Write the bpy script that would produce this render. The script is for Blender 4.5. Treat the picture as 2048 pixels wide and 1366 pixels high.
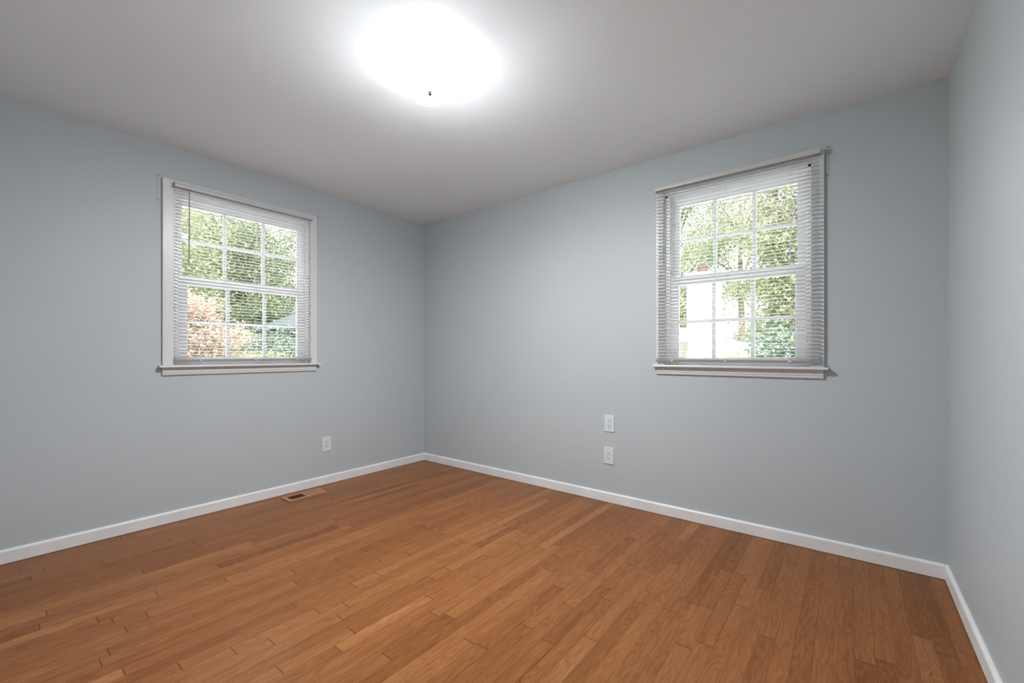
import bpy, bmesh, math, random
import numpy as np
from mathutils import Vector, Matrix

for o in list(bpy.data.objects):
    bpy.data.objects.remove(o, do_unlink=True)
SC = bpy.context.scene
COL = SC.collection
R = math.radians

# ------------------------------------------------------------------ camera
cam_d = bpy.data.cameras.new('camera')
cam = bpy.data.objects.new('camera', cam_d)
COL.objects.link(cam)
cam_d.sensor_width = 36.0
cam_d.lens = 36.0 * 861.5 / 2048
cam_d.shift_y = 25.25 / 2048
cam_d.clip_start = 0.01
cam.location = (3.4755, -2.9476, 1.0943)
cam.rotation_euler = (R(90), 0, 0.66668)
SC.camera = cam

# ------------------------------------------------------------------ colour management, sky, sun
SC.view_settings.view_transform = 'Standard'
SC.view_settings.look = 'None'
SC.view_settings.gamma = 1.0
SC.view_settings.use_curve_mapping = False
SC.view_settings.exposure = 0.0
SC.cycles.use_denoising = True
SC.cycles.max_bounces = 10
SC.cycles.diffuse_bounces = 6
SC.cycles.glossy_bounces = 4
SC.cycles.transparent_max_bounces = 16
SC.cycles.sample_clamp_indirect = 6.0

W = bpy.data.worlds.new('sky')
SC.world = W
W.use_nodes = True
wn, wl = W.node_tree.nodes, W.node_tree.links
wn.clear()
wo = wn.new('ShaderNodeOutputWorld')
wb = wn.new('ShaderNodeBackground')
wb.inputs['Strength'].default_value = 15.0
tc = wn.new('ShaderNodeTexCoord')
sx = wn.new('ShaderNodeSeparateXYZ')
rp = wn.new('ShaderNodeValToRGB')
rp.color_ramp.elements[0].position = 0.0
rp.color_ramp.elements[0].color = (0.12, 0.13, 0.145, 1)
rp.color_ramp.elements[1].position = 0.75
rp.color_ramp.elements[1].color = (0.92, 0.96, 1.0, 1)
wl.new(tc.outputs['Generated'], sx.inputs[0])
wl.new(sx.outputs['Z'], rp.inputs[0])
wl.new(rp.outputs[0], wb.inputs['Color'])
wl.new(wb.outputs[0], wo.inputs[0])

sun_d = bpy.data.lights.new('sun', 'SUN')
sun_d.energy = 17.0
sun_d.angle = R(0.6)
sun_d.color = (1.0, 0.95, 0.86)
sun = bpy.data.objects.new('sun', sun_d)
COL.objects.link(sun)
sun.rotation_euler = Vector((-0.45, 0.55, -0.80)).to_track_quat('-Z', 'Y').to_euler()

LAMP_GLASS = 272.0     # glow of the frosted lamp glass
LAMP_BULB = 190.0      # the two bulbs above it

# ------------------------------------------------------------------ helpers
def mesh_obj(name, bm, mat=None, parent=None, smooth=False, kind=None, loc=None):
    me = bpy.data.meshes.new(name)
    bmesh.ops.recalc_face_normals(bm, faces=bm.faces[:])
    bm.to_mesh(me)
    bm.free()
    if smooth:
        for p in me.polygons:
            p.use_smooth = True
    if mat:
        me.materials.append(mat)
    o = bpy.data.objects.new(name, me)
    COL.objects.link(o)
    if parent:
        o.parent = parent
    if loc:
        o.location = loc
    if kind:
        o['kind'] = kind
    return o

def tag(o, label, cat, group=None):
    o['label'] = label
    o['category'] = cat
    if group:
        o['group'] = group
    return o

def thing(name, label, cat, loc=(0, 0, 0), rz=0.0, group=None):
    o = bpy.data.objects.new(name, None)
    o.empty_display_size = 0.05
    COL.objects.link(o)
    o.location = loc
    o.rotation_euler = (0, 0, rz)
    if label:
        tag(o, label, cat, group)
    return o

def bx(bm, x0, x1, y0, y1, z0, z1, bev=0.0, seg=2, rot=None):
    t = bmesh.new()
    bmesh.ops.create_cube(t, size=1.0)
    for v in t.verts:
        v.co = Vector(((x0 + x1) / 2 + v.co.x * (x1 - x0), (y0 + y1) / 2 + v.co.y * (y1 - y0), (z0 + z1) / 2 + v.co.z * (z1 - z0)))
    if bev > 0:
        bmesh.ops.bevel(t, geom=t.edges[:], offset=bev, segments=seg, affect='EDGES', profile=0.5)
    if rot is not None:
        c = Vector(((x0 + x1) / 2, (y0 + y1) / 2, (z0 + z1) / 2))
        bmesh.ops.rotate(t, cent=c, matrix=rot, verts=t.verts[:])
    merge(bm, t)

def merge(bm, t):
    vm = {}
    for v in t.verts:
        vm[v] = bm.verts.new(v.co)
    for f in t.faces:
        try:
            bm.faces.new([vm[v] for v in f.verts])
        except ValueError:
            pass
    t.free()

def cyl(bm, p0, p1, r0, r1=None, n=16, cap=True):
    p0, p1 = Vector(p0), Vector(p1)
    tube(bm, [p0, p1], [r0, r0 if r1 is None else r1], n, cap)

def tube(bm, pts, rad, n=8, cap=True):
    rings = []
    for i, p in enumerate(pts):
        p = Vector(p)
        d = Vector(pts[min(i + 1, len(pts) - 1)]) - Vector(pts[max(i - 1, 0)])
        d.normalize()
        a = d.cross(Vector((0, 0, 1)) if abs(d.z) < 0.9 else Vector((1, 0, 0))).normalized()
        b = d.cross(a)
        rings.append([bm.verts.new(p + (a * math.cos(2 * math.pi * k / n) + b * math.sin(2 * math.pi * k / n)) * rad[i]) for k in range(n)])
    for i in range(len(rings) - 1):
        for k in range(n):
            bm.faces.new((rings[i][k], rings[i][(k + 1) % n], rings[i + 1][(k + 1) % n], rings[i + 1][k]))
    if cap:
        bm.faces.new(rings[0])
        bm.faces.new(rings[-1])

def prism(bm, prof, a, b, fn):
    """Extrude a closed 2-D profile from a to b; fn(p, q, s) gives the point."""
    r0 = [bm.verts.new(fn(p, q, a)) for p, q in prof]
    r1 = [bm.verts.new(fn(p, q, b)) for p, q in prof]
    n = len(prof)
    for i in range(n):
        bm.faces.new((r0[i], r0[(i + 1) % n], r1[(i + 1) % n], r1[i]))
    bm.faces.new(r0)
    bm.faces.new(r1)

# ------------------------------------------------------------------ materials
def mat(name, col, rough=0.5, spec=0.5, metal=0.0, bump=None):
    m = bpy.data.materials.new(name)
    m.use_nodes = True
    n, l = m.node_tree.nodes, m.node_tree.links
    b = n['Principled BSDF']
    b.inputs['Base Color'].default_value = (*col, 1)
    b.inputs['Roughness'].default_value = rough
    b.inputs['Specular IOR Level'].default_value = spec
    b.inputs['Metallic'].default_value = metal
    if bump:
        t = n.new('ShaderNodeTexCoord')
        nz = n.new('ShaderNodeTexNoise')
        nz.inputs['Scale'].default_value = bump[0]
        nz.inputs['Detail'].default_value = 3
        bp = n.new('ShaderNodeBump')
        bp.inputs['Strength'].default_value = bump[1]
        bp.inputs['Distance'].default_value = 0.002
        l.new(t.outputs['Object'], nz.inputs['Vector'])
        l.new(nz.outputs['Fac'], bp.inputs['Height'])
        l.new(bp.outputs[0], b.inputs['Normal'])
    return m

def mottled(name, c0, c1, scale, rough, spec=0.4, bump=None):
    m = mat(name, c0, rough, spec, 0, bump)
    n, l = m.node_tree.nodes, m.node_tree.links
    t = n.new('ShaderNodeTexCoord')
    nz = n.new('ShaderNodeTexNoise')
    nz.inputs['Scale'].default_value = scale
    nz.inputs['Detail'].default_value = 4
    r = n.new('ShaderNodeValToRGB')
    r.color_ramp.elements[0].position = 0.35
    r.color_ramp.elements[1].position = 0.65
    r.color_ramp.elements[0].color = (*c0, 1)
    r.color_ramp.elements[1].color = (*c1, 1)
    l.new(t.outputs['Object'], nz.inputs['Vector'])
    l.new(nz.outputs['Fac'], r.inputs[0])
    l.new(r.outputs[0], n['Principled BSDF'].inputs['Base Color'])
    return m

M = {}
M['wall'] = mottled('wall_paint', (0.474, 0.513, 0.537), (0.487, 0.526, 0.550), 1.3, 0.48, 0.35, (160, 0.08))
M['ceiling'] = mat('ceiling_paint', (0.85, 0.89, 0.92), 0.8, 0.2, 0, (90, 0.15))
M['trim'] = mat('trim_paint', (0.66, 0.66, 0.665), 0.35, 0.5, 0, (60, 0.05))
M['base'] = mottled('baseboard_paint', (0.74, 0.75, 0.755), (0.80, 0.80, 0.80), 6, 0.38, 0.5, (50, 0.08))
M['sash'] = mat('sash_vinyl', (0.90, 0.90, 0.91), 0.4)
def slat_mat():
    m = mat('slat_vinyl', (0.90, 0.90, 0.91), 0.4)
    n, l = m.node_tree.nodes, m.node_tree.links
    t = n.new('ShaderNodeBsdfTranslucent')
    t.inputs['Color'].default_value = (0.92, 0.92, 0.92, 1)
    mx = n.new('ShaderNodeMixShader')
    mx.inputs[0].default_value = 0.5
    l.new(n['Principled BSDF'].outputs[0], mx.inputs[1])
    l.new(t.outputs[0], mx.inputs[2])
    l.new(mx.outputs[0], n['Material Output'].inputs[0])
    return m
M['slat'] = slat_mat()
M['rail'] = mat('rail_enamel', (0.55, 0.545, 0.54), 0.4)
M['rail_shaded'] = mat('rail_enamel_shaded', (0.44, 0.44, 0.44), 0.4)  # rail enamel darkened: the bottom rail's shade is put into the colour
M['cord'] = mat('blind_cord', (0.80, 0.80, 0.80), 0.8)
M['wand'] = mat('wand_plastic', (0.30, 0.30, 0.31), 0.25)
M['plate'] = mat('outlet_plastic', (0.66, 0.70, 0.72), 0.3)
M['dark'] = mat('dark_slot', (0.02, 0.02, 0.02), 0.6)
M['bracket'] = mat('bracket_paint', (0.45, 0.49, 0.51), 0.4)
M['screw'] = mat('screw_head', (0.12, 0.12, 0.12), 0.4, 0.5, 0.6)
M['steel'] = mat('brushed_nickel', (0.28, 0.27, 0.26), 0.35, 0.5, 1.0)
M['finial'] = mat('blackened_finial', (0.004, 0.004, 0.004), 0.9, 0.0)
M['white_metal'] = mat('white_enamel', (0.8, 0.8, 0.8), 0.4)
M['vent'] = mottled('oak_vent', (0.36, 0.165, 0.085), (0.42, 0.20, 0.105), 25, 0.45)
M['vent_dark'] = mat('vent_throat', (0.012, 0.008, 0.006), 0.8)
M['bark'] = mottled('bark', (0.07, 0.055, 0.045), (0.13, 0.105, 0.085), 9, 0.9, 0.2, (30, 0.6))
M['bark_pale'] = mottled('pale_bark', (0.16, 0.125, 0.10), (0.24, 0.19, 0.16), 7, 0.9, 0.2, (30, 0.5))
M['siding'] = mat('white_siding', (0.50, 0.50, 0.49), 0.6)
M['shingle'] = mottled('roof_shingle', (0.16, 0.15, 0.15), (0.24, 0.23, 0.22), 30, 0.9, 0.2)
M['tan'] = mat('tan_paint', (0.11, 0.103, 0.08), 0.6)
M['gutter'] = mat('gutter_metal', (0.03, 0.034, 0.034), 0.5)
M['clay'] = mat('clay_flue', (0.055, 0.022, 0.018), 0.8)
M['lawn'] = mottled('lawn_grass', (0.10, 0.17, 0.04), (0.22, 0.28, 0.09), 3, 0.9, 0.1, (60, 0.8))
M['drive'] = mottled('concrete', (0.34, 0.33, 0.31), (0.40, 0.39, 0.37), 2, 0.9, 0.2)
M['paving'] = mottled('bounce_paving', (0.58, 0.57, 0.55), (0.66, 0.65, 0.63), 2, 0.9, 0.2)
M['slate'] = mat('slate_blue_paint', (0.030, 0.038, 0.046), 0.7)
M['slate_roof'] = mottled('dark_roof', (0.025, 0.03, 0.033), (0.04, 0.045, 0.05), 20, 0.9, 0.1)

def emit(name, col, s):
    m = bpy.data.materials.new(name)
    m.use_nodes = True
    b = m.node_tree.nodes['Principled BSDF']
    b.inputs['Base Color'].default_value = (0.85, 0.85, 0.85, 1)
    b.inputs['Roughness'].default_value = 0.3
    b.inputs['Emission Color'].default_value = (*col, 1)
    b.inputs['Emission Strength'].default_value = s
    return m

M['lamp_glass'] = emit('lamp_glass', (0.975, 1.0, 1.015), LAMP_GLASS)
M['frosted'] = mat('frosted_glass', (0.8, 0.8, 0.8), 0.5)
M['bulb'] = emit('bulb_glow', (0.975, 1.0, 1.015), LAMP_BULB)

def glass_mat():
    m = bpy.data.materials.new('window_glass')
    m.use_nodes = True
    n, l = m.node_tree.nodes, m.node_tree.links
    n.clear()
    out = n.new('ShaderNodeOutputMaterial')
    tr = n.new('ShaderNodeBsdfTransparent')
    tr.inputs[0].default_value = (0.96, 0.975, 0.97, 1)
    gl = n.new('ShaderNodeBsdfGlossy')
    gl.inputs['Roughness'].default_value = 0.02
    fr = n.new('ShaderNodeFresnel')
    fr.inputs['IOR'].default_value = 1.45
    mx = n.new('ShaderNodeMixShader')
    l.new(fr.outputs[0], mx.inputs[0])
    l.new(tr.outputs[0], mx.inputs[1])
    l.new(gl.outputs[0], mx.inputs[2])
    l.new(mx.outputs[0], out.inputs[0])
    return m
M['glass'] = glass_mat()

def leaf_mat(name, cols, transl=0.4):
    m = bpy.data.materials.new(name)
    m.use_nodes = True
    n, l = m.node_tree.nodes, m.node_tree.links
    n.clear()
    out = n.new('ShaderNodeOutputMaterial')
    at = n.new('ShaderNodeAttribute')
    at.attribute_name = 'tint'
    r = n.new('ShaderNodeValToRGB')
    while len(r.color_ramp.elements) < len(cols):
        r.color_ramp.elements.new(0.5)
    for i, c in enumerate(cols):
        r.color_ramp.elements[i].position = i / (len(cols) - 1)
        r.color_ramp.elements[i].color = (*c, 1)
    d = n.new('ShaderNodeBsdfPrincipled')
    d.inputs['Roughness'].default_value = 0.6
    d.inputs['Specular IOR Level'].default_value = 0.2
    t = n.new('ShaderNodeBsdfTranslucent')
    mx = n.new('ShaderNodeMixShader')
    mx.inputs[0].default_value = transl
    l.new(at.outputs['Fac'], r.inputs[0])
    l.new(r.outputs[0], d.inputs['Base Color'])
    l.new(r.outputs[0], t.inputs['Color'])
    l.new(d.outputs[0], mx.inputs[1])
    l.new(t.outputs[0], mx.inputs[2])
    l.new(mx.outputs[0], out.inputs[0])
    return m
M['leaf'] = leaf_mat('leaf_green', [(0.060, 0.082, 0.045), (0.125, 0.152, 0.08), (0.23, 0.25, 0.155)])
M['leaf_warm'] = leaf_mat('leaf_yellow_green', [(0.088, 0.108, 0.054), (0.19, 0.203, 0.105), (0.31, 0.30, 0.185)])
M['leaf_dark'] = leaf_mat('leaf_dark', [(0.035, 0.055, 0.045), (0.08, 0.11, 0.08), (0.19, 0.22, 0.16)], 0.25)
M['pink'] = leaf_mat('pink_blossom', [(0.26, 0.12, 0.115), (0.36, 0.21, 0.19), (0.40, 0.28, 0.25)], 0.35)

def floor_mat():
    m = bpy.data.materials.new('oak_floor')
    m.use_nodes = True
    n, l = m.node_tree.nodes, m.node_tree.links
    b = n['Principled BSDF']
    def math_(op, a, c=None, clamp=False):
        x = n.new('ShaderNodeMath')
        x.operation = op
        x.use_clamp = clamp
        for i, v in enumerate((a, c)):
            if v is None:
                continue
            if isinstance(v, (int, float)):
                x.inputs[i].default_value = v
            else:
                l.new(v, x.inputs[i])
        return x.outputs[0]
    def attr(nm):
        a = n.new('ShaderNodeAttribute')
        a.attribute_name = nm
        return a
    tone, gap, ln = attr('tone').outputs['Fac'], attr('gap').outputs['Fac'], attr('length').outputs['Fac']
    ug = n.new('ShaderNodeUVMap'); ug.uv_map = 'grain'
    ue = n.new('ShaderNodeUVMap'); ue.uv_map = 'edge'
    # fine straight pores
    mp = n.new('ShaderNodeMapping'); mp.inputs['Scale'].default_value = (420, 9, 1)
    l.new(ug.outputs[0], mp.inputs[0])
    n1 = n.new('ShaderNodeTexNoise'); n1.inputs['Scale'].default_value = 1.0; n1.inputs['Detail'].default_value = 4
    l.new(mp.outputs[0], n1.inputs['Vector'])
    # cathedral figure: rings through a slowly warped field
    mp2 = n.new('ShaderNodeMapping'); mp2.inputs['Scale'].default_value = (16, 1.6, 1)
    l.new(ug.outputs[0], mp2.inputs[0])
    n2 = n.new('ShaderNodeTexNoise'); n2.inputs['Scale'].default_value = 1.0; n2.inputs['Detail'].default_value = 2
    l.new(mp2.outputs[0], n2.inputs['Vector'])
    ring = math_('SINE', math_('MULTIPLY', n2.outputs['Fac'], 95.0))
    ring01 = math_('MULTIPLY_ADD', ring, 0.5); n[-1 if False else len(n) - 1].inputs[2].default_value = 0.5
    # broad blotches
    mp3 = n.new('ShaderNodeMapping'); mp3.inputs['Scale'].default_value = (22, 2.6, 1)
    l.new(ug.outputs[0], mp3.inputs[0])
    n3 = n.new('ShaderNodeTexNoise'); n3.inputs['Scale'].default_value = 1.0; n3.inputs['Detail'].default_value = 5
    l.new(mp3.outputs[0], n3.inputs['Vector'])
    f = math_('ADD', math_('MULTIPLY', tone, 0.52), math_('MULTIPLY', n3.outputs['Fac'], 0.42))
    f = math_('ADD', f, math_('MULTIPLY', ring01, 0.20))
    f = math_('ADD', f, math_('MULTIPLY', n1.outputs['Fac'], 0.30))
    f = math_('SUBTRACT', f, 0.21)
    rp = n.new('ShaderNodeValToRGB')
    cols = [(0.0, (0.095, 0.030, 0.0065)), (0.30, (0.180, 0.062, 0.0165)), (0.55, (0.243, 0.091, 0.028)), (0.78, (0.300, 0.123, 0.043)), (1.0, (0.43, 0.195, 0.072))]
    while len(rp.color_ramp.elements) < len(cols):
        rp.color_ramp.elements.new(0.5)
    for i, (p, c) in enumerate(cols):
        rp.color_ramp.elements[i].position = p
        rp.color_ramp.elements[i].color = (*c, 1)
    l.new(f, rp.inputs[0])
    # seams between boards
    se = n.new('ShaderNodeSeparateXYZ'); l.new(ue.outputs[0], se.inputs[0])
    du = math_('MINIMUM', se.outputs[0], math_('SUBTRACT', PITCH, se.outputs[0]))
    dv = math_('MINIMUM', se.outputs[1], math_('SUBTRACT', ln, se.outputs[1]))
    side = math_('MULTIPLY', math_('LESS_THAN', du, 0.0012), gap)
    end = math_('MULTIPLY', math_('LESS_THAN', dv, 0.0016), 0.9)
    seam = math_('MAXIMUM', side, end)
    # dark flecks and worn scratches
    vo = n.new('ShaderNodeTexNoise'); vo.inputs['Scale'].default_value = 1.0; vo.inputs['Detail'].default_value = 1
    mp4 = n.new('ShaderNodeMapping'); mp4.inputs['Scale'].default_value = (70, 22, 1)
    l.new(ug.outputs[0], mp4.inputs[0]); l.new(mp4.outputs[0], vo.inputs['Vector'])
    fl = n.new('ShaderNodeMapRange'); fl.inputs[1].default_value = 0.745; fl.inputs[2].default_value = 0.80
    l.new(vo.outputs['Fac'], fl.inputs[0])
    dark = math_('MAXIMUM', seam, math_('MULTIPLY', fl.outputs[0], 0.7))
    mx = n.new('ShaderNodeMix'); mx.data_type = 'RGBA'
    l.new(dark, mx.inputs['Factor'])
    l.new(rp.outputs[0], mx.inputs['A'])
    mx.inputs['B'].default_value = (0.055, 0.018, 0.006, 1)
    l.new(mx.outputs['Result'], b.inputs['Base Color'])
    rr = math_('ADD', math_('MULTIPLY', n3.outputs['Fac'], 0.14), 0.28)
    l.new(rr, b.inputs['Roughness'])
    b.inputs['Specular IOR Level'].default_value = 0.17
    bp = n.new('ShaderNodeBump'); bp.inputs['Strength'].default_value = 0.12; bp.inputs['Distance'].default_value = 0.001
    hh = math_('SUBTRACT', math_('MULTIPLY', n1.outputs['Fac'], 0.35), seam)
    l.new(hh, bp.inputs['Height'])
    l.new(bp.outputs[0], b.inputs['Normal'])
    return m

# ------------------------------------------------------------------ room shell
RW, RD, RH = 3.846, 3.24, 2.44      # width, depth, height; the corner between the two windows is the origin
T = 0.15                            # wall thickness
PITCH = 0.059

# openings (along the wall, sill, head)
WIN = {
    1: dict(c=-1.658, half=0.4475, z0=1.005, z1=2.165),
    2: dict(c=2.893, half=0.407, z0=1.005, z1=2.165),
}
bm = bmesh.new()                                                   # wall_left (x = 0)
w = WIN[1]; a, b_ = w['c'] - w['half'], w['c'] + w['half']
bx(bm, -T, 0, -RD - T, a, -0.3, RH + 0.2); bx(bm, -T, 0, b_, T, -0.3, RH + 0.2)
bx(bm, -T, 0, a, b_, -0.3, w['z0']); bx(bm, -T, 0, a, b_, w['z1'], RH + 0.2)
mesh_obj('wall_left', bm, M['wall'], kind='structure')
bm = bmesh.new()                                                   # wall_back (y = 0)
w = WIN[2]; a, b_ = w['c'] - w['half'], w['c'] + w['half']
bx(bm, 0, a, 0, T, -0.3, RH + 0.2); bx(bm, b_, RW + T, 0, T, -0.3, RH + 0.2)
bx(bm, a, b_, 0, T, -0.3, w['z0']); bx(bm, a, b_, 0, T, w['z1'], RH + 0.2)
mesh_obj('wall_back', bm, M['wall'], kind='structure')
bm = bmesh.new(); bx(bm, RW, RW + T, -RD - T, 0, -0.3, RH + 0.2)
mesh_obj('wall_right', bm, M['wall'], kind='structure')
bm = bmesh.new(); bx(bm, 0, RW, -RD - T, -RD, -0.3, RH + 0.2)
mesh_obj('wall_front', bm, M['wall'], kind='structure')
bm = bmesh.new(); bx(bm, 0, RW, -RD, 0, RH, RH + 0.15)
mesh_obj('ceiling', bm, M['ceiling'], kind='structure')

# floor: strip oak boards running away from the camera side to the back wall
def build_floor():
    rng = random.Random(11)
    verts, faces, tone, gap, leng, ug, ue = [], [], [], [], [], [], []
    x = 0.004 - PITCH
    # boards that stand out by their own colour: x, start, end, tone
    special = [(1.625, -1.673, -0.731, 0.74), (1.85, -1.423, -0.816, 0.80), (1.75, -1.92, -1.147, 0.74), (1.955, -2.09, -1.654, 0.97),
               (2.27, -2.95, -1.155, 0.72), (1.905, -0.474, -0.105, 0.78), (1.32, -1.571, -1.135, 0.22), (3.10, -0.864, -0.098, 0.70),
               (3.50, -1.60, -0.972, 0.22), (3.69, -1.30, -0.66, 0.78), (2.42, -1.75, -1.22, 0.28)]
    while x < RW + 0.02:
        y = -RD - 0.02 - rng.random() * 0.9
        base = rng.gauss(0, 0.05)
        row = []
        while y < 0.02:
            L = rng.choice((0.32, 0.45, 0.6, 0.75, 0.9, 1.1, 1.35)) * rng.uniform(0.85, 1.15)
            t = min(1, max(0, 0.5 + base + rng.gauss(0, 0.16)))
            if rng.random() < 0.04:
                t = min(1, t + 0.25)
            row.append((y, y + L, t))
            y += L
        for sx_, s0, s1, st in special:
            if x <= sx_ < x + PITCH:
                cut = []
                for p0, p1, t in row:
                    if p0 < s0 and min(p1, s0) - p0 > 0.08:
                        cut.append((p0, min(p1, s0), t))
                    if p1 > s1 and p1 - max(p0, s1) > 0.08:
                        cut.append((max(p0, s1), p1, t))
                row = cut + [(s0, s1, st)]
                row.sort()
                row = [(p0, row[k + 1][0] if k + 1 < len(row) else p1, t) for k, (p0, p1, t) in enumerate(row)]
        for y, y1, t in row:
            i = len(verts)
            xa, xb = max(x, -0.01), min(x + PITCH, RW + 0.01)
            ya, yb = max(y, -RD - 0.01), min(y1, 0.01)
            g, ou, ov = rng.choice((0.15, 0.3, 0.45, 0.6, 0.8, 0.95)), rng.uniform(0, 40), rng.uniform(0, 40)
            if xb > xa and yb > ya:
                verts += [(xa, ya, 0), (xb, ya, 0), (xb, yb, 0), (xa, yb, 0)]
                faces.append((i, i + 1, i + 2, i + 3))
                tone.append(t)
                gap.append(g)
                leng.append(y1 - y)
                for (vx, vy) in ((xa, ya), (xb, ya), (xb, yb), (xa, yb)):
                    ug.append((ou + vx - x, ov + vy - y))
                    ue.append((vx - x, vy - y))
        x += PITCH
    me = bpy.data.meshes.new('floor')
    me.from_pydata(verts, [], faces)
    for nm, vals in (('tone', tone), ('gap', gap), ('length', leng)):
        a = me.attributes.new(nm, 'FLOAT', 'FACE')
        a.data.foreach_set('value', vals)
    for nm, vals in (('grain', ug), ('edge', ue)):
        u = me.uv_layers.new(name=nm)
        u.data.foreach_set('uv', [c for p in vals for c in p])
    me.materials.append(floor_mat())
    o = bpy.data.objects.new('floor', me)
    COL.objects.link(o)
    o['kind'] = 'structure'
build_floor()

# baseboards with an eased top edge
BH, BT = 0.0735, 0.014
prof = [(0, 0.0025), (BT, 0.0025), (BT, BH - 0.012)]
prof += [(BT - 0.012 + 0.012 * math.cos(k * math.pi / 12), BH - 0.012 + 0.012 * math.sin(k * math.pi / 12)) for k in range(1, 7)] + [(0, BH)]
bm = bmesh.new(); prism(bm, prof, -RD, 0.0, lambda p, q, s: (p, s, q))
mesh_obj('baseboard_left', bm, M['base'], kind='structure')
bm = bmesh.new(); prism(bm, prof, BT, RW - BT, lambda p, q, s: (s, -p, q))
mesh_obj('baseboard_back', bm, M['base'], kind='structure')
prof_r = [(p, q if q > 0.01 else 0.005) for p, q in prof]
bm = bmesh.new(); prism(bm, prof_r, -RD, 0.0, lambda p, q, s: (RW - p, s, q))
mesh_obj('baseboard_right', bm, M['base'], kind='structure')
bm = bmesh.new(); prism(bm, prof, BT, RW - BT, lambda p, q, s: (s, -RD + p, q))
mesh_obj('baseboard_front', bm, M['base'], kind='structure')

# ------------------------------------------------------------------ windows (local x along the wall, y outward, z up; origin on the wall face at stool height)
ZS = 1.022                           # top of the stool
def build_window(name, loc, rz, ow, gu, gl_):
    """ow: outer casing width; gu, gl_: glass half widths of the upper and lower sash."""
    r = thing(name, None, None, loc, rz)
    r['kind'] = 'structure'
    h = ow / 2
    ci = h - 0.060                   # casing inner edge
    top = 2.228 - ZS
    bm = bmesh.new()
    for s in (-1, 1):
        bx(bm, min(s * h, s * ci), max(s * h, s * ci), -0.018, 0.0, 0.0, top, 0.003)
    bx(bm, -ci, ci, -0.018, 0.0, 2.165 - ZS, top, 0.003)
    mesh_obj('casing', bm, M['trim'], r)
    bm = bmesh.new()
    bx(bm, -h - 0.020, h + 0.020, -0.046, 0.0, -0.015, 0.0, 0.004)
    bx(bm, -ci, ci, -0.002, 0.05, -0.015, 0.0)
    mesh_obj('stool', bm, M['trim'], r)
    bm = bmesh.new()
    ap = [(0, -0.015), (-0.017, -0.015), (-0.017, -0.045), (-0.014, -0.052), (-0.014, -0.060), (-0.009, -0.066), (0, -0.066)]
    prism(bm, ap, -h, h - 0.004, lambda p, q, s: (s, p, q))
    mesh_obj('apron', bm, M['trim'], r)
    # jamb, head and stops lining the opening
    bm = bmesh.new()
    for s in (-1, 1):
        x0, x1 = sorted((s * ci, s * (ci - 0.014)))
        bx(bm, x0, x1, 0.0, 0.13, 0.0, 2.165 - ZS)
        x0, x1 = sorted((s * (ci - 0.014), s * (ci - 0.026)))
        bx(bm, x0, x1, 0.004, 0.018, 0.0, 2.15 - ZS, 0.002)
        bx(bm, x0, x1, 0.052, 0.060, 0.0, 2.15 - ZS)
    bx(bm, -ci, ci, 0.0, 0.13, 2.150 - ZS, 2.165 - ZS)
    bx(bm, -ci, ci, 0.05, 0.16, -0.017, 0.0)
    mesh_obj('jamb', bm, M['sash'], r)
    si = ci - 0.014
    def sash(nm, y0, y1, z0, z1, gh, gz0, gz1):
        bm = bmesh.new()
        yc = (y0 + y1) / 2
        for s in (-1, 1):
            x0, x1 = sorted((s * si, s * gh))
            bx(bm, x0, x1, y0, y1, z0, z1, 0.002)
        bx(bm, -gh, gh, y0, y1, z0, gz0, 0.002)
        bx(bm, -gh, gh, y0, y1, gz1, z1, 0.002)
        # glazing bevel just inside the frame
        for s in (-1, 1):
            x0, x1 = sorted((s * gh, s * (gh - 0.005)))
            bx(bm, x0, x1, yc - 0.008, yc + 0.008, gz0, gz1)
        f = mesh_obj(nm, bm, M['sash'], r)
        bm = bmesh.new()
        for k in (-1, 1):
            x = k * gh / 3
            bx(bm, x - 0.011, x + 0.011, yc - 0.009, yc + 0.009, gz0, gz1, 0.003)
        zm = (gz0 + gz1) / 2
        bx(bm, -gh, gh, yc - 0.008, yc + 0.008, zm - 0.010, zm + 0.010, 0.003)
        mesh_obj('muntin', bm, M['sash'], f)
        bm = bmesh.new()
        bx(bm, -gh, gh, yc - 0.002, yc + 0.002, gz0, gz1)
        mesh_obj('glass', bm, M['glass'], f)
    sash('lower_sash', 0.020, 0.050, 0.0, 1.598 - ZS, gl_, 1.066 - ZS, 1.556 - ZS)
    sash('upper_sash', 0.062, 0.090, 1.575 - ZS, 2.150 - ZS, gu, 1.622 - ZS, 2.098 - ZS)
    return r

build_window('window_1', (0, -1.658, ZS), R(90), 1.014, 0.3875, 0.368)
build_window('window_2', (2.893, 0, ZS), 0.0, 0.934, 0.340, 0.333)

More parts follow.
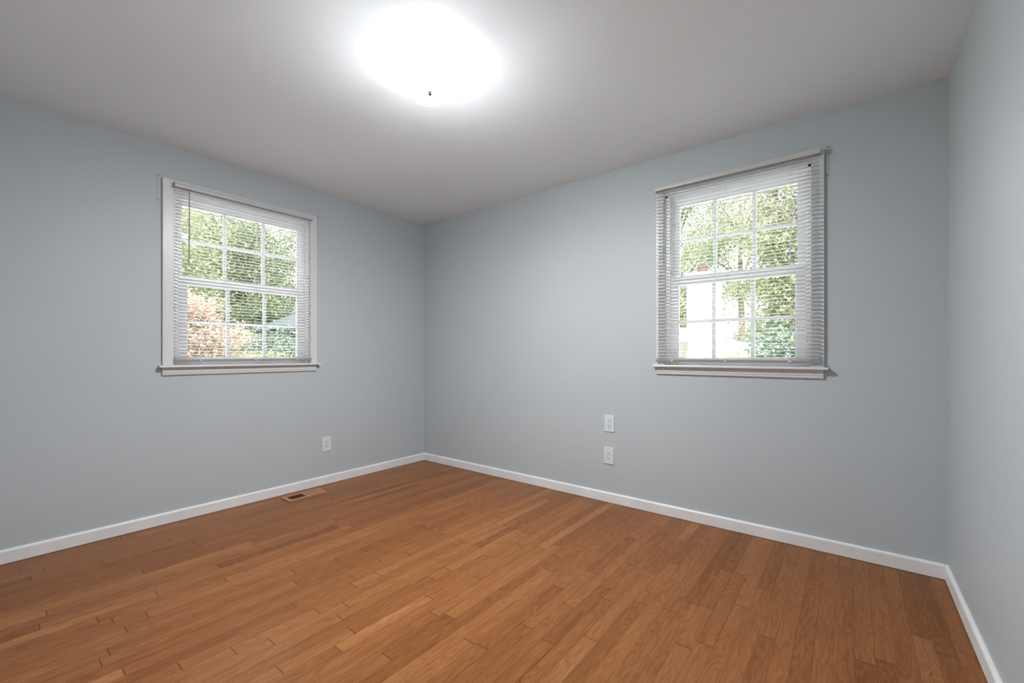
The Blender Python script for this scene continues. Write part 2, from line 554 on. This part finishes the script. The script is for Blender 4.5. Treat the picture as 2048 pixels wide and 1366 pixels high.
# ------------------------------------------------------------------ mini blinds (same local frame; origin at the bottom rail)
ZB = 1.043
def build_blind(label, loc, rz, bw, cords, ztop, wand_x):
    r = thing('window_blind', label, 'blind', loc, rz, 'white mini blinds over the two windows')
    h = bw / 2
    zt = ztop - ZB
    bm = bmesh.new()
    bx(bm, -h, h, -0.048, -0.019, zt - 0.026, zt, 0.002)
    mesh_obj('headrail', bm, M['rail'], r)
    bm = bmesh.new()
    va = [(-0.049, zt - 0.028), (-0.0545, zt - 0.0275), (-0.057, zt - 0.014), (-0.0545, zt + 0.0005), (-0.049, zt + 0.001)]
    prism(bm, va, -h - 0.003, h + 0.003, lambda p, q, s: (s, p, q))
    mesh_obj('valance', bm, M['rail'], r)
    # crowned slats, each a thin curved strip, hanging level
    bm = bmesh.new()
    rng = random.Random(5)
    zc = []
    z = 0.020
    for k in range(4):               # surplus slats stacked on the rail
        zc.append(z); z += 0.0036
    z += 0.012
    while z < zt - 0.032:
        zc.append(z); z += 0.0218
    n = 5
    for z in zc:
        tilt = rng.gauss(0.0, 0.015) + 0.05
        dz = rng.gauss(0, 0.0005)
        sag = rng.gauss(0, 0.0006)
        rows = []
        for e in range(5):
            x = -h + 0.004 + (2 * h - 0.008) * e / 4
            sg = -sag * (1 - (2 * e / 4 - 1) ** 2)
            ring = []
            for th in (0.00022, -0.00022):
                for k in range(n):
                    q = (k / (n - 1) - 0.5) if th > 0 else (0.5 - k / (n - 1))
                    yy = q * 0.025
                    zz = 0.0019 * (1 - (2 * q) ** 2) + th
                    ring.append(bm.verts.new((x, -0.0345 + yy * math.cos(tilt) - zz * math.sin(tilt), z + dz + sg + yy * math.sin(tilt) + zz * math.cos(tilt))))
            rows.append(ring)
        for e in range(4):
            for k in range(2 * n):
                bm.faces.new((rows[e][k], rows[e][(k + 1) % (2 * n)], rows[e + 1][(k + 1) % (2 * n)], rows[e + 1][k]))
        bm.faces.new(rows[0]); bm.faces.new(rows[-1])
    mesh_obj('slats', bm, M['slat'], r)
    bm = bmesh.new()
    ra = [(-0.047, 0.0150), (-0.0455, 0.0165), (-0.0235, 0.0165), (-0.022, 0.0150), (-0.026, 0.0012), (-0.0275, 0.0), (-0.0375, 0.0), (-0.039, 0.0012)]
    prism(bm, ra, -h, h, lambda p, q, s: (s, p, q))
    rail = mesh_obj('bottom_rail', bm, M['rail_shaded'], r)
    for c in cords:
        bm = bmesh.new()
        for y in (-0.0485, -0.0205):
            cyl(bm, (c, y, 0.004), (c, y, zt - 0.02), 0.0005, n=6)
        for z in zc[4:]:
            cyl(bm, (c, -0.0485, z - 0.0005), (c, -0.0205, z - 0.0005), 0.0003, n=4)
        cyl(bm, (c + 0.004, -0.0345, 0.01), (c + 0.004, -0.0345, zt - 0.02), 0.0006, n=6)
        mesh_obj('ladder_cord', bm, M['cord'], r)
        bm = bmesh.new()
        cyl(bm, (c, -0.036, -0.003), (c, -0.036, 0.001), 0.005, 0.006, n=12)
        bx(bm, c - 0.008, c + 0.008, -0.0482, -0.0466, 0.003, 0.019, 0.0006)
        mesh_obj('cord_plug', bm, M['rail'], rail)
    bm = bmesh.new()
    tube(bm, [(wand_x, -0.060, zt - 0.036), (wand_x - 0.001, -0.061, zt - 0.25), (wand_x - 0.003, -0.062, zt - 0.535)], [0.0031, 0.0031, 0.0034], 6)
    wd = mesh_obj('tilt_wand', bm, M['wand'], r)
    bm = bmesh.new()
    tube(bm, [(wand_x, -0.052, zt - 0.022), (wand_x, -0.060, zt - 0.026), (wand_x, -0.060, zt - 0.040)], [0.0016, 0.0016, 0.0016], 6)
    mesh_obj('hook', bm, M['screw'], wd)
    # end brackets that clip the headrail to the casing
    for s in (-1, 1):
        bm = bmesh.new()
        x0, x1 = sorted((s * (h + 0.0005), s * (h + 0.0025)))
        bx(bm, x0, x1, -0.049, -0.018, zt - 0.03, zt + 0.003, 0.0008)
        mesh_obj('mounting_bracket', bm, M['rail'], r)
    return r

build_blind('white mini blind lowered over the window above the floor vent', (0, -1.656, ZB), R(90), 0.900,
            (-0.31, 0.03, 0.33), 2.206, -0.378)
build_blind('white mini blind lowered over the window beside the two stacked outlets', (2.887, 0, ZB), 0.0, 0.910,
            (-0.345, -0.02, 0.315), 2.224, -0.392)

# painted-over curtain rod brackets on the wall beside each window
def rod_bracket(label, loc, rz):
    r = thing('curtain_bracket', label, 'bracket', loc, rz, 'painted curtain brackets beside the windows')
    bm = bmesh.new()
    bx(bm, -0.007, 0.007, -0.003, 0.0, -0.085, 0.085, 0.001)
    mesh_obj('plate', bm, M['bracket'], r)
    for z in (-0.0775, 0.0775):
        bm = bmesh.new()
        cyl(bm, (0, -0.003, z), (0, -0.0048, z), 0.0034, 0.0028, 10)
        mesh_obj('screw', bm, M['screw'], r)
rod_bracket('painted curtain bracket plate beside the vent-side window, on its side away from the corner', (0, -2.183, 2.160), R(90))
rod_bracket('painted curtain bracket plate between the vent-side window and the room corner', (0, -1.135, 2.160), R(90))
rod_bracket('painted curtain bracket plate beside the window over the outlets, on the outlet side', (2.417, 0, 2.160), 0)
rod_bracket('painted curtain bracket plate between the window and the narrow side wall', (3.373, 0, 2.160), 0)

# ------------------------------------------------------------------ outlets
def outlet(label, loc, rz):
    r = thing('wall_outlet', label, 'outlet', loc, rz, 'white duplex outlets low on the walls')
    bm = bmesh.new()
    bx(bm, -0.040, 0.040, -0.006, 0.0, -0.062, 0.062, 0.003, 3)
    mesh_obj('cover_plate', bm, M['plate'], r)
    for s in (-1, 1):
        zc = s * 0.0195
        bm = bmesh.new()
        prof = []
        for k in range(24):
            a = 2 * math.pi * k / 24
            prof.append((0.0172 * math.cos(a), max(-0.0142, min(0.0142, 0.0172 * math.sin(a)))))
        prism(bm, prof, -0.0055, -0.0078, lambda p, q, t: (p, t, zc + q))
        f = mesh_obj('receptacle', bm, M['plate'], r)
        for sx_, hh in ((-1, 0.0045), (1, 0.0036)):
            bm = bmesh.new()
            bx(bm, sx_ * 0.0064 - 0.0013, sx_ * 0.0064 + 0.0013, -0.0082, -0.0070, zc + 0.003 - hh, zc + 0.003 + hh)
            mesh_obj('slot', bm, M['dark'], f)
        bm = bmesh.new()
        cyl(bm, (0, -0.0070, zc - 0.0075), (0, -0.0083, zc - 0.0075), 0.0030, n=12)
        mesh_obj('ground_hole', bm, M['dark'], f)
    bm = bmesh.new()
    cyl(bm, (0, -0.0055, 0), (0, -0.0070, 0), 0.0032, 0.0026, 12)
    mesh_obj('screw', bm, M['plate'], r)
outlet('white duplex outlet low on the wall under the vent-side window, near the floor vent', (0, -1.062, 0.337), R(90))
outlet('white duplex outlet, the upper of two stacked on the wall beside the window', (2.073, 0, 0.582), 0)
outlet('white duplex outlet, the lower of two stacked on the wall, nearer the baseboard', (2.069, 0, 0.344), 0)

# ------------------------------------------------------------------ floor register
def floor_vent():
    r = thing('floor_vent', 'small wooden floor vent with two slotted banks beside the baseboard', 'vent', (0.147, -1.319, 0.0))
    X, Y, z1 = 0.070, 0.147, 0.008
    ax, g = 0.045, 0.007             # half width of the slots; half width of the middle bar
    ya = Y - 0.028
    bm = bmesh.new()
    fr = [(-X, -ax, -Y, Y), (ax, X, -Y, Y), (-ax, ax, -Y, -ya), (-ax, ax, ya, Y), (-ax, ax, -g, g)]
    for x0, x1, y0, y1 in fr:
        bx(bm, x0, x1, y0, y1, 0.0003, z1, 0.0)
    # eased outer lip
    fm = mesh_obj('frame', bm, M['vent'], r)
    bm = bmesh.new()
    bx(bm, -ax, ax, -ya, ya, 0.0002, 0.0008)
    mesh_obj('throat', bm, M['vent_dark'], r)
    for s, y0, y1 in ((-1, -ya, -g), (1, g, ya)):
        bm = bmesh.new()
        nf = 9
        for k in range(nf):
            y = y0 + (y1 - y0) * (k + 0.5) / nf
            if s < 0:
                bx(bm, -ax, ax, y - 0.0045, y + 0.0045, 0.0035, 0.0047, rot=Matrix.Rotation(R(-38), 3, 'X'))
            else:
                bx(bm, -ax, ax, y - 0.0052, y + 0.0052, 0.0035, 0.0047, rot=Matrix.Rotation(R(32), 3, 'X'))
        mesh_obj('louver', bm, M['vent'], r)
floor_vent()

# ------------------------------------------------------------------ ceiling light
def ceiling_light():
    r = thing('ceiling_light', 'lit square frosted glass ceiling light with a small dark finial', 'ceiling light', (1.946, -1.617, RH))
    zf = 2.305 - RH
    bm = bmesh.new()
    cyl(bm, (0, 0, -0.018), (0, 0, 0.0), 0.072, 0.078, 32)
    bs = mesh_obj('base_plate', bm, M['white_metal'], r)
    bm = bmesh.new()
    cyl(bm, (0, 0, zf), (0, 0, -0.02), 0.004, n=10)
    mesh_obj('center_rod', bm, M['steel'], r)
    # square slumped glass: flat in the middle, edges bent up
    bm = bmesh.new()
    N, S, th = 24, 0.134, 0.004
    rot = R(9)
    def pt(i, j, dz):
        u, v = (2 * i / N - 1), (2 * j / N - 1)
        z = zf + 0.024 * (abs(u) ** 4 + abs(v) ** 4) + dz
        x, y = u * S, v * S
        return (x * math.cos(rot) - y * math.sin(rot), x * math.sin(rot) + y * math.cos(rot), z)
    lo = [[bm.verts.new(pt(i, j, 0)) for j in range(N + 1)] for i in range(N + 1)]
    lowset = {v for row in lo for v in row}
    up = [[bm.verts.new(pt(i, j, th)) for j in range(N + 1)] for i in range(N + 1)]
    for i in range(N):
        for j in range(N):
            bm.faces.new((lo[i][j], lo[i][j + 1], lo[i + 1][j + 1], lo[i + 1][j]))
            bm.faces.new((up[i][j], up[i + 1][j], up[i + 1][j + 1], up[i][j + 1]))
    for k in range(N):
        bm.faces.new((lo[k][0], lo[k + 1][0], up[k + 1][0], up[k][0]))
        bm.faces.new((lo[k + 1][N], lo[k][N], up[k][N], up[k + 1][N]))
        bm.faces.new((lo[0][k + 1], lo[0][k], up[0][k], up[0][k + 1]))
        bm.faces.new((lo[N][k], lo[N][k + 1], up[N][k + 1], up[N][k]))
    for f in bm.faces:
        f.material_index = 0 if all(v in lowset for v in f.verts) else 1
    gs = mesh_obj('glass_shade', bm, M['lamp_glass'], r, smooth=True)   # the lit underside glows; its top is frosted
    gs.data.materials.append(M['frosted'])
    for s in (-1, 1):
        bm = bmesh.new()
        bmesh.ops.create_uvsphere(bm, u_segments=16, v_segments=10, radius=0.024)
        bmesh.ops.scale(bm, vec=(1.35, 1, 1), verts=bm.verts[:])
        bmesh.ops.translate(bm, vec=(s * 0.062, 0, -0.098), verts=bm.verts[:])
        mesh_obj('bulb', bm, M['bulb'], r, smooth=True)
    bm = bmesh.new()
    tube(bm, [(0, 0, zf + 0.002), (0, 0, zf - 0.002), (0, 0, zf - 0.004), (0, 0, zf - 0.008), (0, 0, zf - 0.013), (0, 0, zf - 0.016)],
         [0.0095, 0.0095, 0.007, 0.009, 0.0075, 0.002], 14)
    mesh_obj('finial', bm, M['finial'], r, smooth=True)
ceiling_light()

# ------------------------------------------------------------------ outside
GZ = -1.2
bm = bmesh.new(); bx(bm, -60, 60, -60, 60, GZ - 0.3, GZ)
mesh_obj('ground', bm, M['lawn'], kind='structure')
bm = bmesh.new()                     # added unseen paving, kept pale to bounce daylight up to the ceiling
bx(bm, -8.0, -T, -9.0, 6.0, GZ, GZ + 0.02); bx(bm, -T, 9.0, T, 6.9, GZ, GZ + 0.02)
mesh_obj('bounce_patio', bm, M['paving'], kind='structure')
bm = bmesh.new(); bx(bm, 1.4, 9.0, 9.5, 15.5, GZ, GZ + 0.04)
mesh_obj('driveway', bm, M['drive'], kind='structure')
# the house goes on: its foundation under the room and the roof over it
bm = bmesh.new(); bx(bm, -T, RW + T, -RD - T, T, GZ, -0.3)
mesh_obj('wall_foundation', bm, M['siding'], kind='structure')
bm = bmesh.new(); bx(bm, -0.32, RW + 6, -RD - 6, 0.32, RH + 0.2, RH + 0.35)
mesh_obj('roof', bm, M['shingle'], kind='structure')

def leaves(name, rs, centers, spread, n, size, m, parent, flat=1.0):
    """n leaves scattered round the cluster centres; each leaf a folded four-corner blade."""
    c = np.asarray(centers, float)
    idx = rs.integers(0, len(c), n)
    p = c[idx] + rs.normal(0, 1, (n, 3)) * spread * np.array([1, 1, 0.75])
    d = rs.normal(0, 1, (n, 3)); d[:, 2] = d[:, 2] * 0.6 - 0.3
    d /= np.linalg.norm(d, axis=1, keepdims=True)
    u = rs.normal(0, 1, (n, 3)) + np.array([0, 0, 1.2])
    s = np.cross(d, u); s /= np.linalg.norm(s, axis=1, keepdims=True)
    nn = np.cross(s, d)
    L = size * rs.uniform(0.6, 1.35, (n, 1))
    a = p; b = p + d * L * 0.5 + s * L * 0.28 + nn * L * 0.06
    e = p + d * L; f = p + d * L * 0.5 - s * L * 0.28 + nn * L * 0.06
    v = np.stack([a, b, e, f], 1).reshape(-1, 3)
    me = bpy.data.meshes.new(name)
    me.vertices.add(4 * n)
    me.vertices.foreach_set('co', v.astype(np.float32).ravel())
    me.loops.add(4 * n)
    me.loops.foreach_set('vertex_index', np.arange(4 * n, dtype=np.int32))
    me.polygons.add(n)
    me.polygons.foreach_set('loop_start', np.arange(0, 4 * n, 4, dtype=np.int32))
    me.polygons.foreach_set('loop_total', np.full(n, 4, dtype=np.int32))
    me.update(calc_edges=True)
    ctint = rs.uniform(0.15, 0.85, len(c))
    t = np.clip(ctint[idx] * 0.6 + rs.uniform(0, 0.45, n), 0, 1)
    at = me.attributes.new('tint', 'FLOAT', 'FACE')
    at.data.foreach_set('value', t.astype(np.float32))
    me.materials.append(m)
    o = bpy.data.objects.new(name, me)
    COL.objects.link(o)
    o.parent = parent
    return o

def plant(name, label, cat, loc, h, crown, rad, ncl, nleaf, size, leafm, barkm, trunk=0.1, lean=(0, 0), seed=0, stems=1,
          spread=0.35, group=None, blossom=None, shell=0.45):
    """A tree or shrub: crown = centre above its foot, rad = ellipsoid radii, ncl leaf clusters each at the end of a branch."""
    r = thing(name, label, cat, (loc[0], loc[1], GZ), 0, group)
    rs = np.random.default_rng(seed)
    cx, cy, cz = crown
    d = rs.normal(0, 1, (ncl, 3)); d /= np.linalg.norm(d, axis=1, keepdims=True)
    q = d * (rs.uniform(shell ** 3, 1, (ncl, 1)) ** (1 / 3)) * np.array(rad)
    cen = q + np.array([cx, cy, cz])
    cen[:, 2] = np.maximum(cen[:, 2], 0.25)
    bm = bmesh.new()
    axes = []
    for k in range(stems):
        a = 2 * math.pi * k / max(stems, 1) + seed
        o = 0.0 if stems == 1 else trunk * 1.6
        tp = Vector((cx + lean[0] + (0 if stems == 1 else rad[0] * 0.35 * math.cos(a)), cy + lean[1] + (0 if stems == 1 else rad[1] * 0.35 * math.sin(a)), min(h, cz + rad[2] * 0.6)))
        ft = Vector((o * math.cos(a), o * math.sin(a), -0.05))
        pts = [ft.lerp(tp, t) + Vector((math.sin(5 * t + seed), math.cos(4 * t + seed), 0)) * 0.05 * (t > 0) for t in (0, 0.2, 0.4, 0.6, 0.8, 1)]
        tube(bm, pts, [trunk * x for x in (1.25, 1.0, 0.85, 0.7, 0.5, 0.25)], 9)
        axes.append(pts)
    mesh_obj('trunk' if stems == 1 else 'stems', bm, barkm, r, smooth=True)
    bm = bmesh.new()
    for k in range(0, ncl, max(1, ncl // 40)):
        e = Vector(cen[k])
        pts = axes[k % len(axes)]
        z = max(pts[1].z, min(pts[4].z, e.z - 0.5 * (e.xy - pts[3].xy).length))
        s = min(pts, key=lambda p: abs(p.z - z))
        mid = s.lerp(e, 0.5) + Vector((0, 0, 0.08 * (e - s).length))
        tube(bm, [s, mid, e], [trunk * 0.28, trunk * 0.18, trunk * 0.06], 5)
    mesh_obj('branches', bm, barkm, r, smooth=True)
    leaves('foliage', rs, cen, spread, nleaf, size, leafm, r)
    if blossom:
        bc = cen[rs.permutation(ncl)[:blossom[0]]] + d[:blossom[0]] * 0.05
        leaves('blossoms', rs, bc, blossom[1], blossom[2], blossom[3], M['pink'], r)
    return r

GT = 'trees and shrubs outside the windows'
# beyond the window over the vent (towards -x)
plant('crape_myrtle', 'pink-flowering shrub outside the window above the floor vent', 'shrub', (-3.6, -1.08), 3.2, (0, 0, 2.10), (0.80, 0.74, 1.06),
      110, 8500, 0.05, M['leaf_warm'], M['bark_pale'], 0.035, seed=3, stems=4, spread=0.12, group=GT, blossom=(95, 0.11, 26000, 0.034))
plant('broadleaf_tree', 'tall yellow-green tree behind the pink-flowering shrub', 'tree', (-10.8, -0.4), 8.0, (0, 0, 4.7), (2.1, 1.8, 2.5),
      130, 42000, 0.085, M['leaf_warm'], M['bark'], 0.16, seed=5, spread=0.34, group=GT)
plant('magnolia_tree', 'big dark green tree seen through the window above the vent', 'tree', (-15.6, 4.1), 9.5, (0, 0, 5.2), (2.3, 2.5, 3.7),
      190, 62000, 0.10, M['leaf'], M['bark'], 0.14, seed=7, spread=0.33, group=GT)
plant('broadleaf_tree', 'pale tree farthest behind the dark green tree, through the vent-side window', 'tree', (-24.5, 6.5), 10.0, (0, 0, 6.4), (3.0, 3.0, 3.4),
      110, 26000, 0.12, M['leaf_warm'], M['bark'], 0.18, seed=9, spread=0.45, group=GT)
plant('yew_hedge', 'dark low hedge in shade under the dark green tree', 'hedge', (-6.9, 1.55), 3.0, (0, 0, 1.75), (0.7, 1.1, 1.15),
      120, 19000, 0.07, M['leaf_dark'], M['bark'], 0.05, seed=13, stems=3, spread=0.2, group=GT)
plant('golden_shrub', 'low yellow-green shrub between the pink shrub and the dark hedge', 'shrub', (-4.9, 0.42), 2.4, (0, 0, 1.75), (0.55, 0.50, 0.58),
      60, 7000, 0.045, M['leaf_warm'], M['bark'], 0.03, seed=15, stems=3, spread=0.12, group=GT)
plant('broadleaf_tree', 'green tree at the far side of the pink shrub, away from the corner', 'tree', (-8.5, -6.4), 7.5, (0, 0, 5.0), (2.2, 2.2, 2.6),
      80, 15000, 0.11, M['leaf'], M['bark'], 0.15, seed=17, spread=0.38, group=GT)

# beyond the window over the outlets (towards +y)
plant('leaning_tree', 'slender dark-trunked tree with open crown beyond the window beside the outlets', 'tree', (0.75, 13.2), 8.0, (-0.15, 0, 6.2), (1.3, 1.2, 2.6),
      42, 9500, 0.09, M['leaf'], M['bark'], 0.12, lean=(-0.1, 0), seed=21, spread=0.27, group=GT)
plant('broadleaf_tree', 'leafy sunlit tree filling the panes nearest the narrow side wall', 'tree', (1.95, 8.5), 7.0, (0.75, 0, 4.6), (1.25, 1.3, 2.7),
      130, 38000, 0.08, M['leaf_warm'], M['bark_pale'], 0.10, lean=(-0.6, 0), seed=23, spread=0.26, group=GT)
plant('broadleaf_tree', 'tall green tree behind the white chimney', 'tree', (-3.6, 19.8), 11.0, (0, 0, 6.8), (2.6, 2.4, 4.4),
      160, 46000, 0.11, M['leaf_warm'], M['bark'], 0.17, seed=25, spread=0.40, group=GT)
plant('broadleaf_tree', 'distant pale green tree between the chimney and the slender tree', 'tree', (0.1, 27.0), 8.0, (0, 0, 3.2), (2.2, 2.0, 1.8),
      60, 12000, 0.13, M['leaf'], M['bark'], 0.15, seed=27, spread=0.4, group=GT)
plant('evergreen_shrub', 'glossy dark shrub at the foot of the panes nearest the narrow side wall', 'shrub', (2.85, 4.2), 3.0, (0, 0, 1.7), (0.65, 0.6, 1.0),
      100, 15000, 0.06, M['leaf_dark'], M['bark'], 0.04, seed=29, stems=3, spread=0.16, group=GT)
plant('boxwood_shrub', 'low light green shrub in front of the driveway beyond the outlet-side window', 'shrub', (1.62, 5.9), 2.6, (0, 0, 1.70), (0.60, 0.5, 0.66),
      80, 12000, 0.042, M['leaf_warm'], M['bark'], 0.03, seed=31, stems=3, spread=0.13, group=GT)
plant('broadleaf_tree', 'pale green tree farther off behind the leafy sunlit tree by the driveway', 'tree', (3.4, 19.0), 9.0, (0, 0, 6.0), (1.8, 1.8, 3.6),
      110, 28000, 0.11, M['leaf'], M['bark'], 0.15, seed=33, spread=0.38, group=GT)

def neighbor_house():
    r = thing('neighbor_house', 'white house with chimney and low eave beyond the window beside the outlets', 'house', (0, 0, GZ))
    bm = bmesh.new()
    bx(bm, -5.0, 1.18, 7.6, 11.5, 0, 2.62)
    for k in range(17):              # lapped boards
        z = 0.02 + k * 0.15
        bx(bm, -5.0, 1.195, 7.585, 7.6, z, z + 0.145)
    mesh_obj('wall', bm, M['siding'], r)
    bm = bmesh.new()
    bx(bm, 0.585, 1.20, 7.05, 7.58, 0, 4.02)
    bx(bm, 0.555, 1.23, 7.02, 7.60, 4.02, 4.10)
    ch = mesh_obj('chimney', bm, M['siding'], r)
    bm = bmesh.new()
    cyl(bm, (0.85, 7.3, 4.10), (0.85, 7.3, 4.28), 0.12, 0.11, 14)
    mesh_obj('flue', bm, M['clay'], ch)
    bm = bmesh.new()
    prism(bm, [(6.35, 2.56), (6.35, 2.66), (11.6, 3.15), (11.6, 3.05)], -5.2, 0.58, lambda p, q, s: (s, p, q))
    mesh_obj('roof', bm, M['siding'], r)
    bm = bmesh.new()
    prism(bm, [(6.35, 2.57), (6.35, 2.68), (6.23, 2.68), (6.25, 2.59)], -5.25, 0.66, lambda p, q, s: (s, p, q))
    mesh_obj('gutter', bm, M['gutter'], r)
    bm = bmesh.new()
    r0 = [bm.verts.new(v) for v in ((0.40, 6.40, 2.55), (0.72, 6.40, 2.55), (0.72, 6.75, 2.55), (0.40, 6.75, 2.55))]
    r1 = [bm.verts.new(v) for v in ((0.44, 6.46, 1.7), (0.58, 6.46, 1.7), (0.58, 6.68, 1.7), (0.44, 6.68, 1.7))]
    for k in range(4):
        bm.faces.new((r0[k], r0[(k + 1) % 4], r1[(k + 1) % 4], r1[k]))
    bm.faces.new(r0); bm.faces.new(r1)
    mesh_obj('corbel', bm, M['tan'], r)
    bm = bmesh.new()
    bx(bm, 0.46, 0.56, 6.48, 6.60, 0, 1.7)
    mesh_obj('post', bm, M['siding'], r)
neighbor_house()

def board_fence():
    r = thing('board_fence', 'long white board fence beyond the driveway outside the outlet-side window', 'fence', (1.6, 16.0, GZ))
    bm = bmesh.new()
    for k in range(30):
        bx(bm, k * 0.2 - 2.0, k * 0.2 - 1.81, 0, 0.02, 0.05, 2.75)
    mesh_obj('boards', bm, M['siding'], r)
    for k in range(4):
        bm = bmesh.new()
        bx(bm, k * 2.0 - 2.05, k * 2.0 - 1.95, 0.02, 0.12, 0, 2.8)
        mesh_obj('post', bm, M['siding'], r)
board_fence()

def garden_shed():
    r = thing('garden_shed', 'dark slate-coloured shed behind the dark hedge', 'shed', (-9.3, 3.75, GZ))
    bm = bmesh.new(); bx(bm, -1.5, 1.5, -1.2, 1.6, 0, 3.1)
    mesh_obj('wall', bm, M['slate'], r)
    bm = bmesh.new(); prism(bm, [(-1.4, 3.0), (1.8, 3.0), (0.2, 3.7)], -1.7, 1.7, lambda p, q, s: (s, p, q))
    mesh_obj('roof', bm, M['slate_roof'], r)
garden_shed()
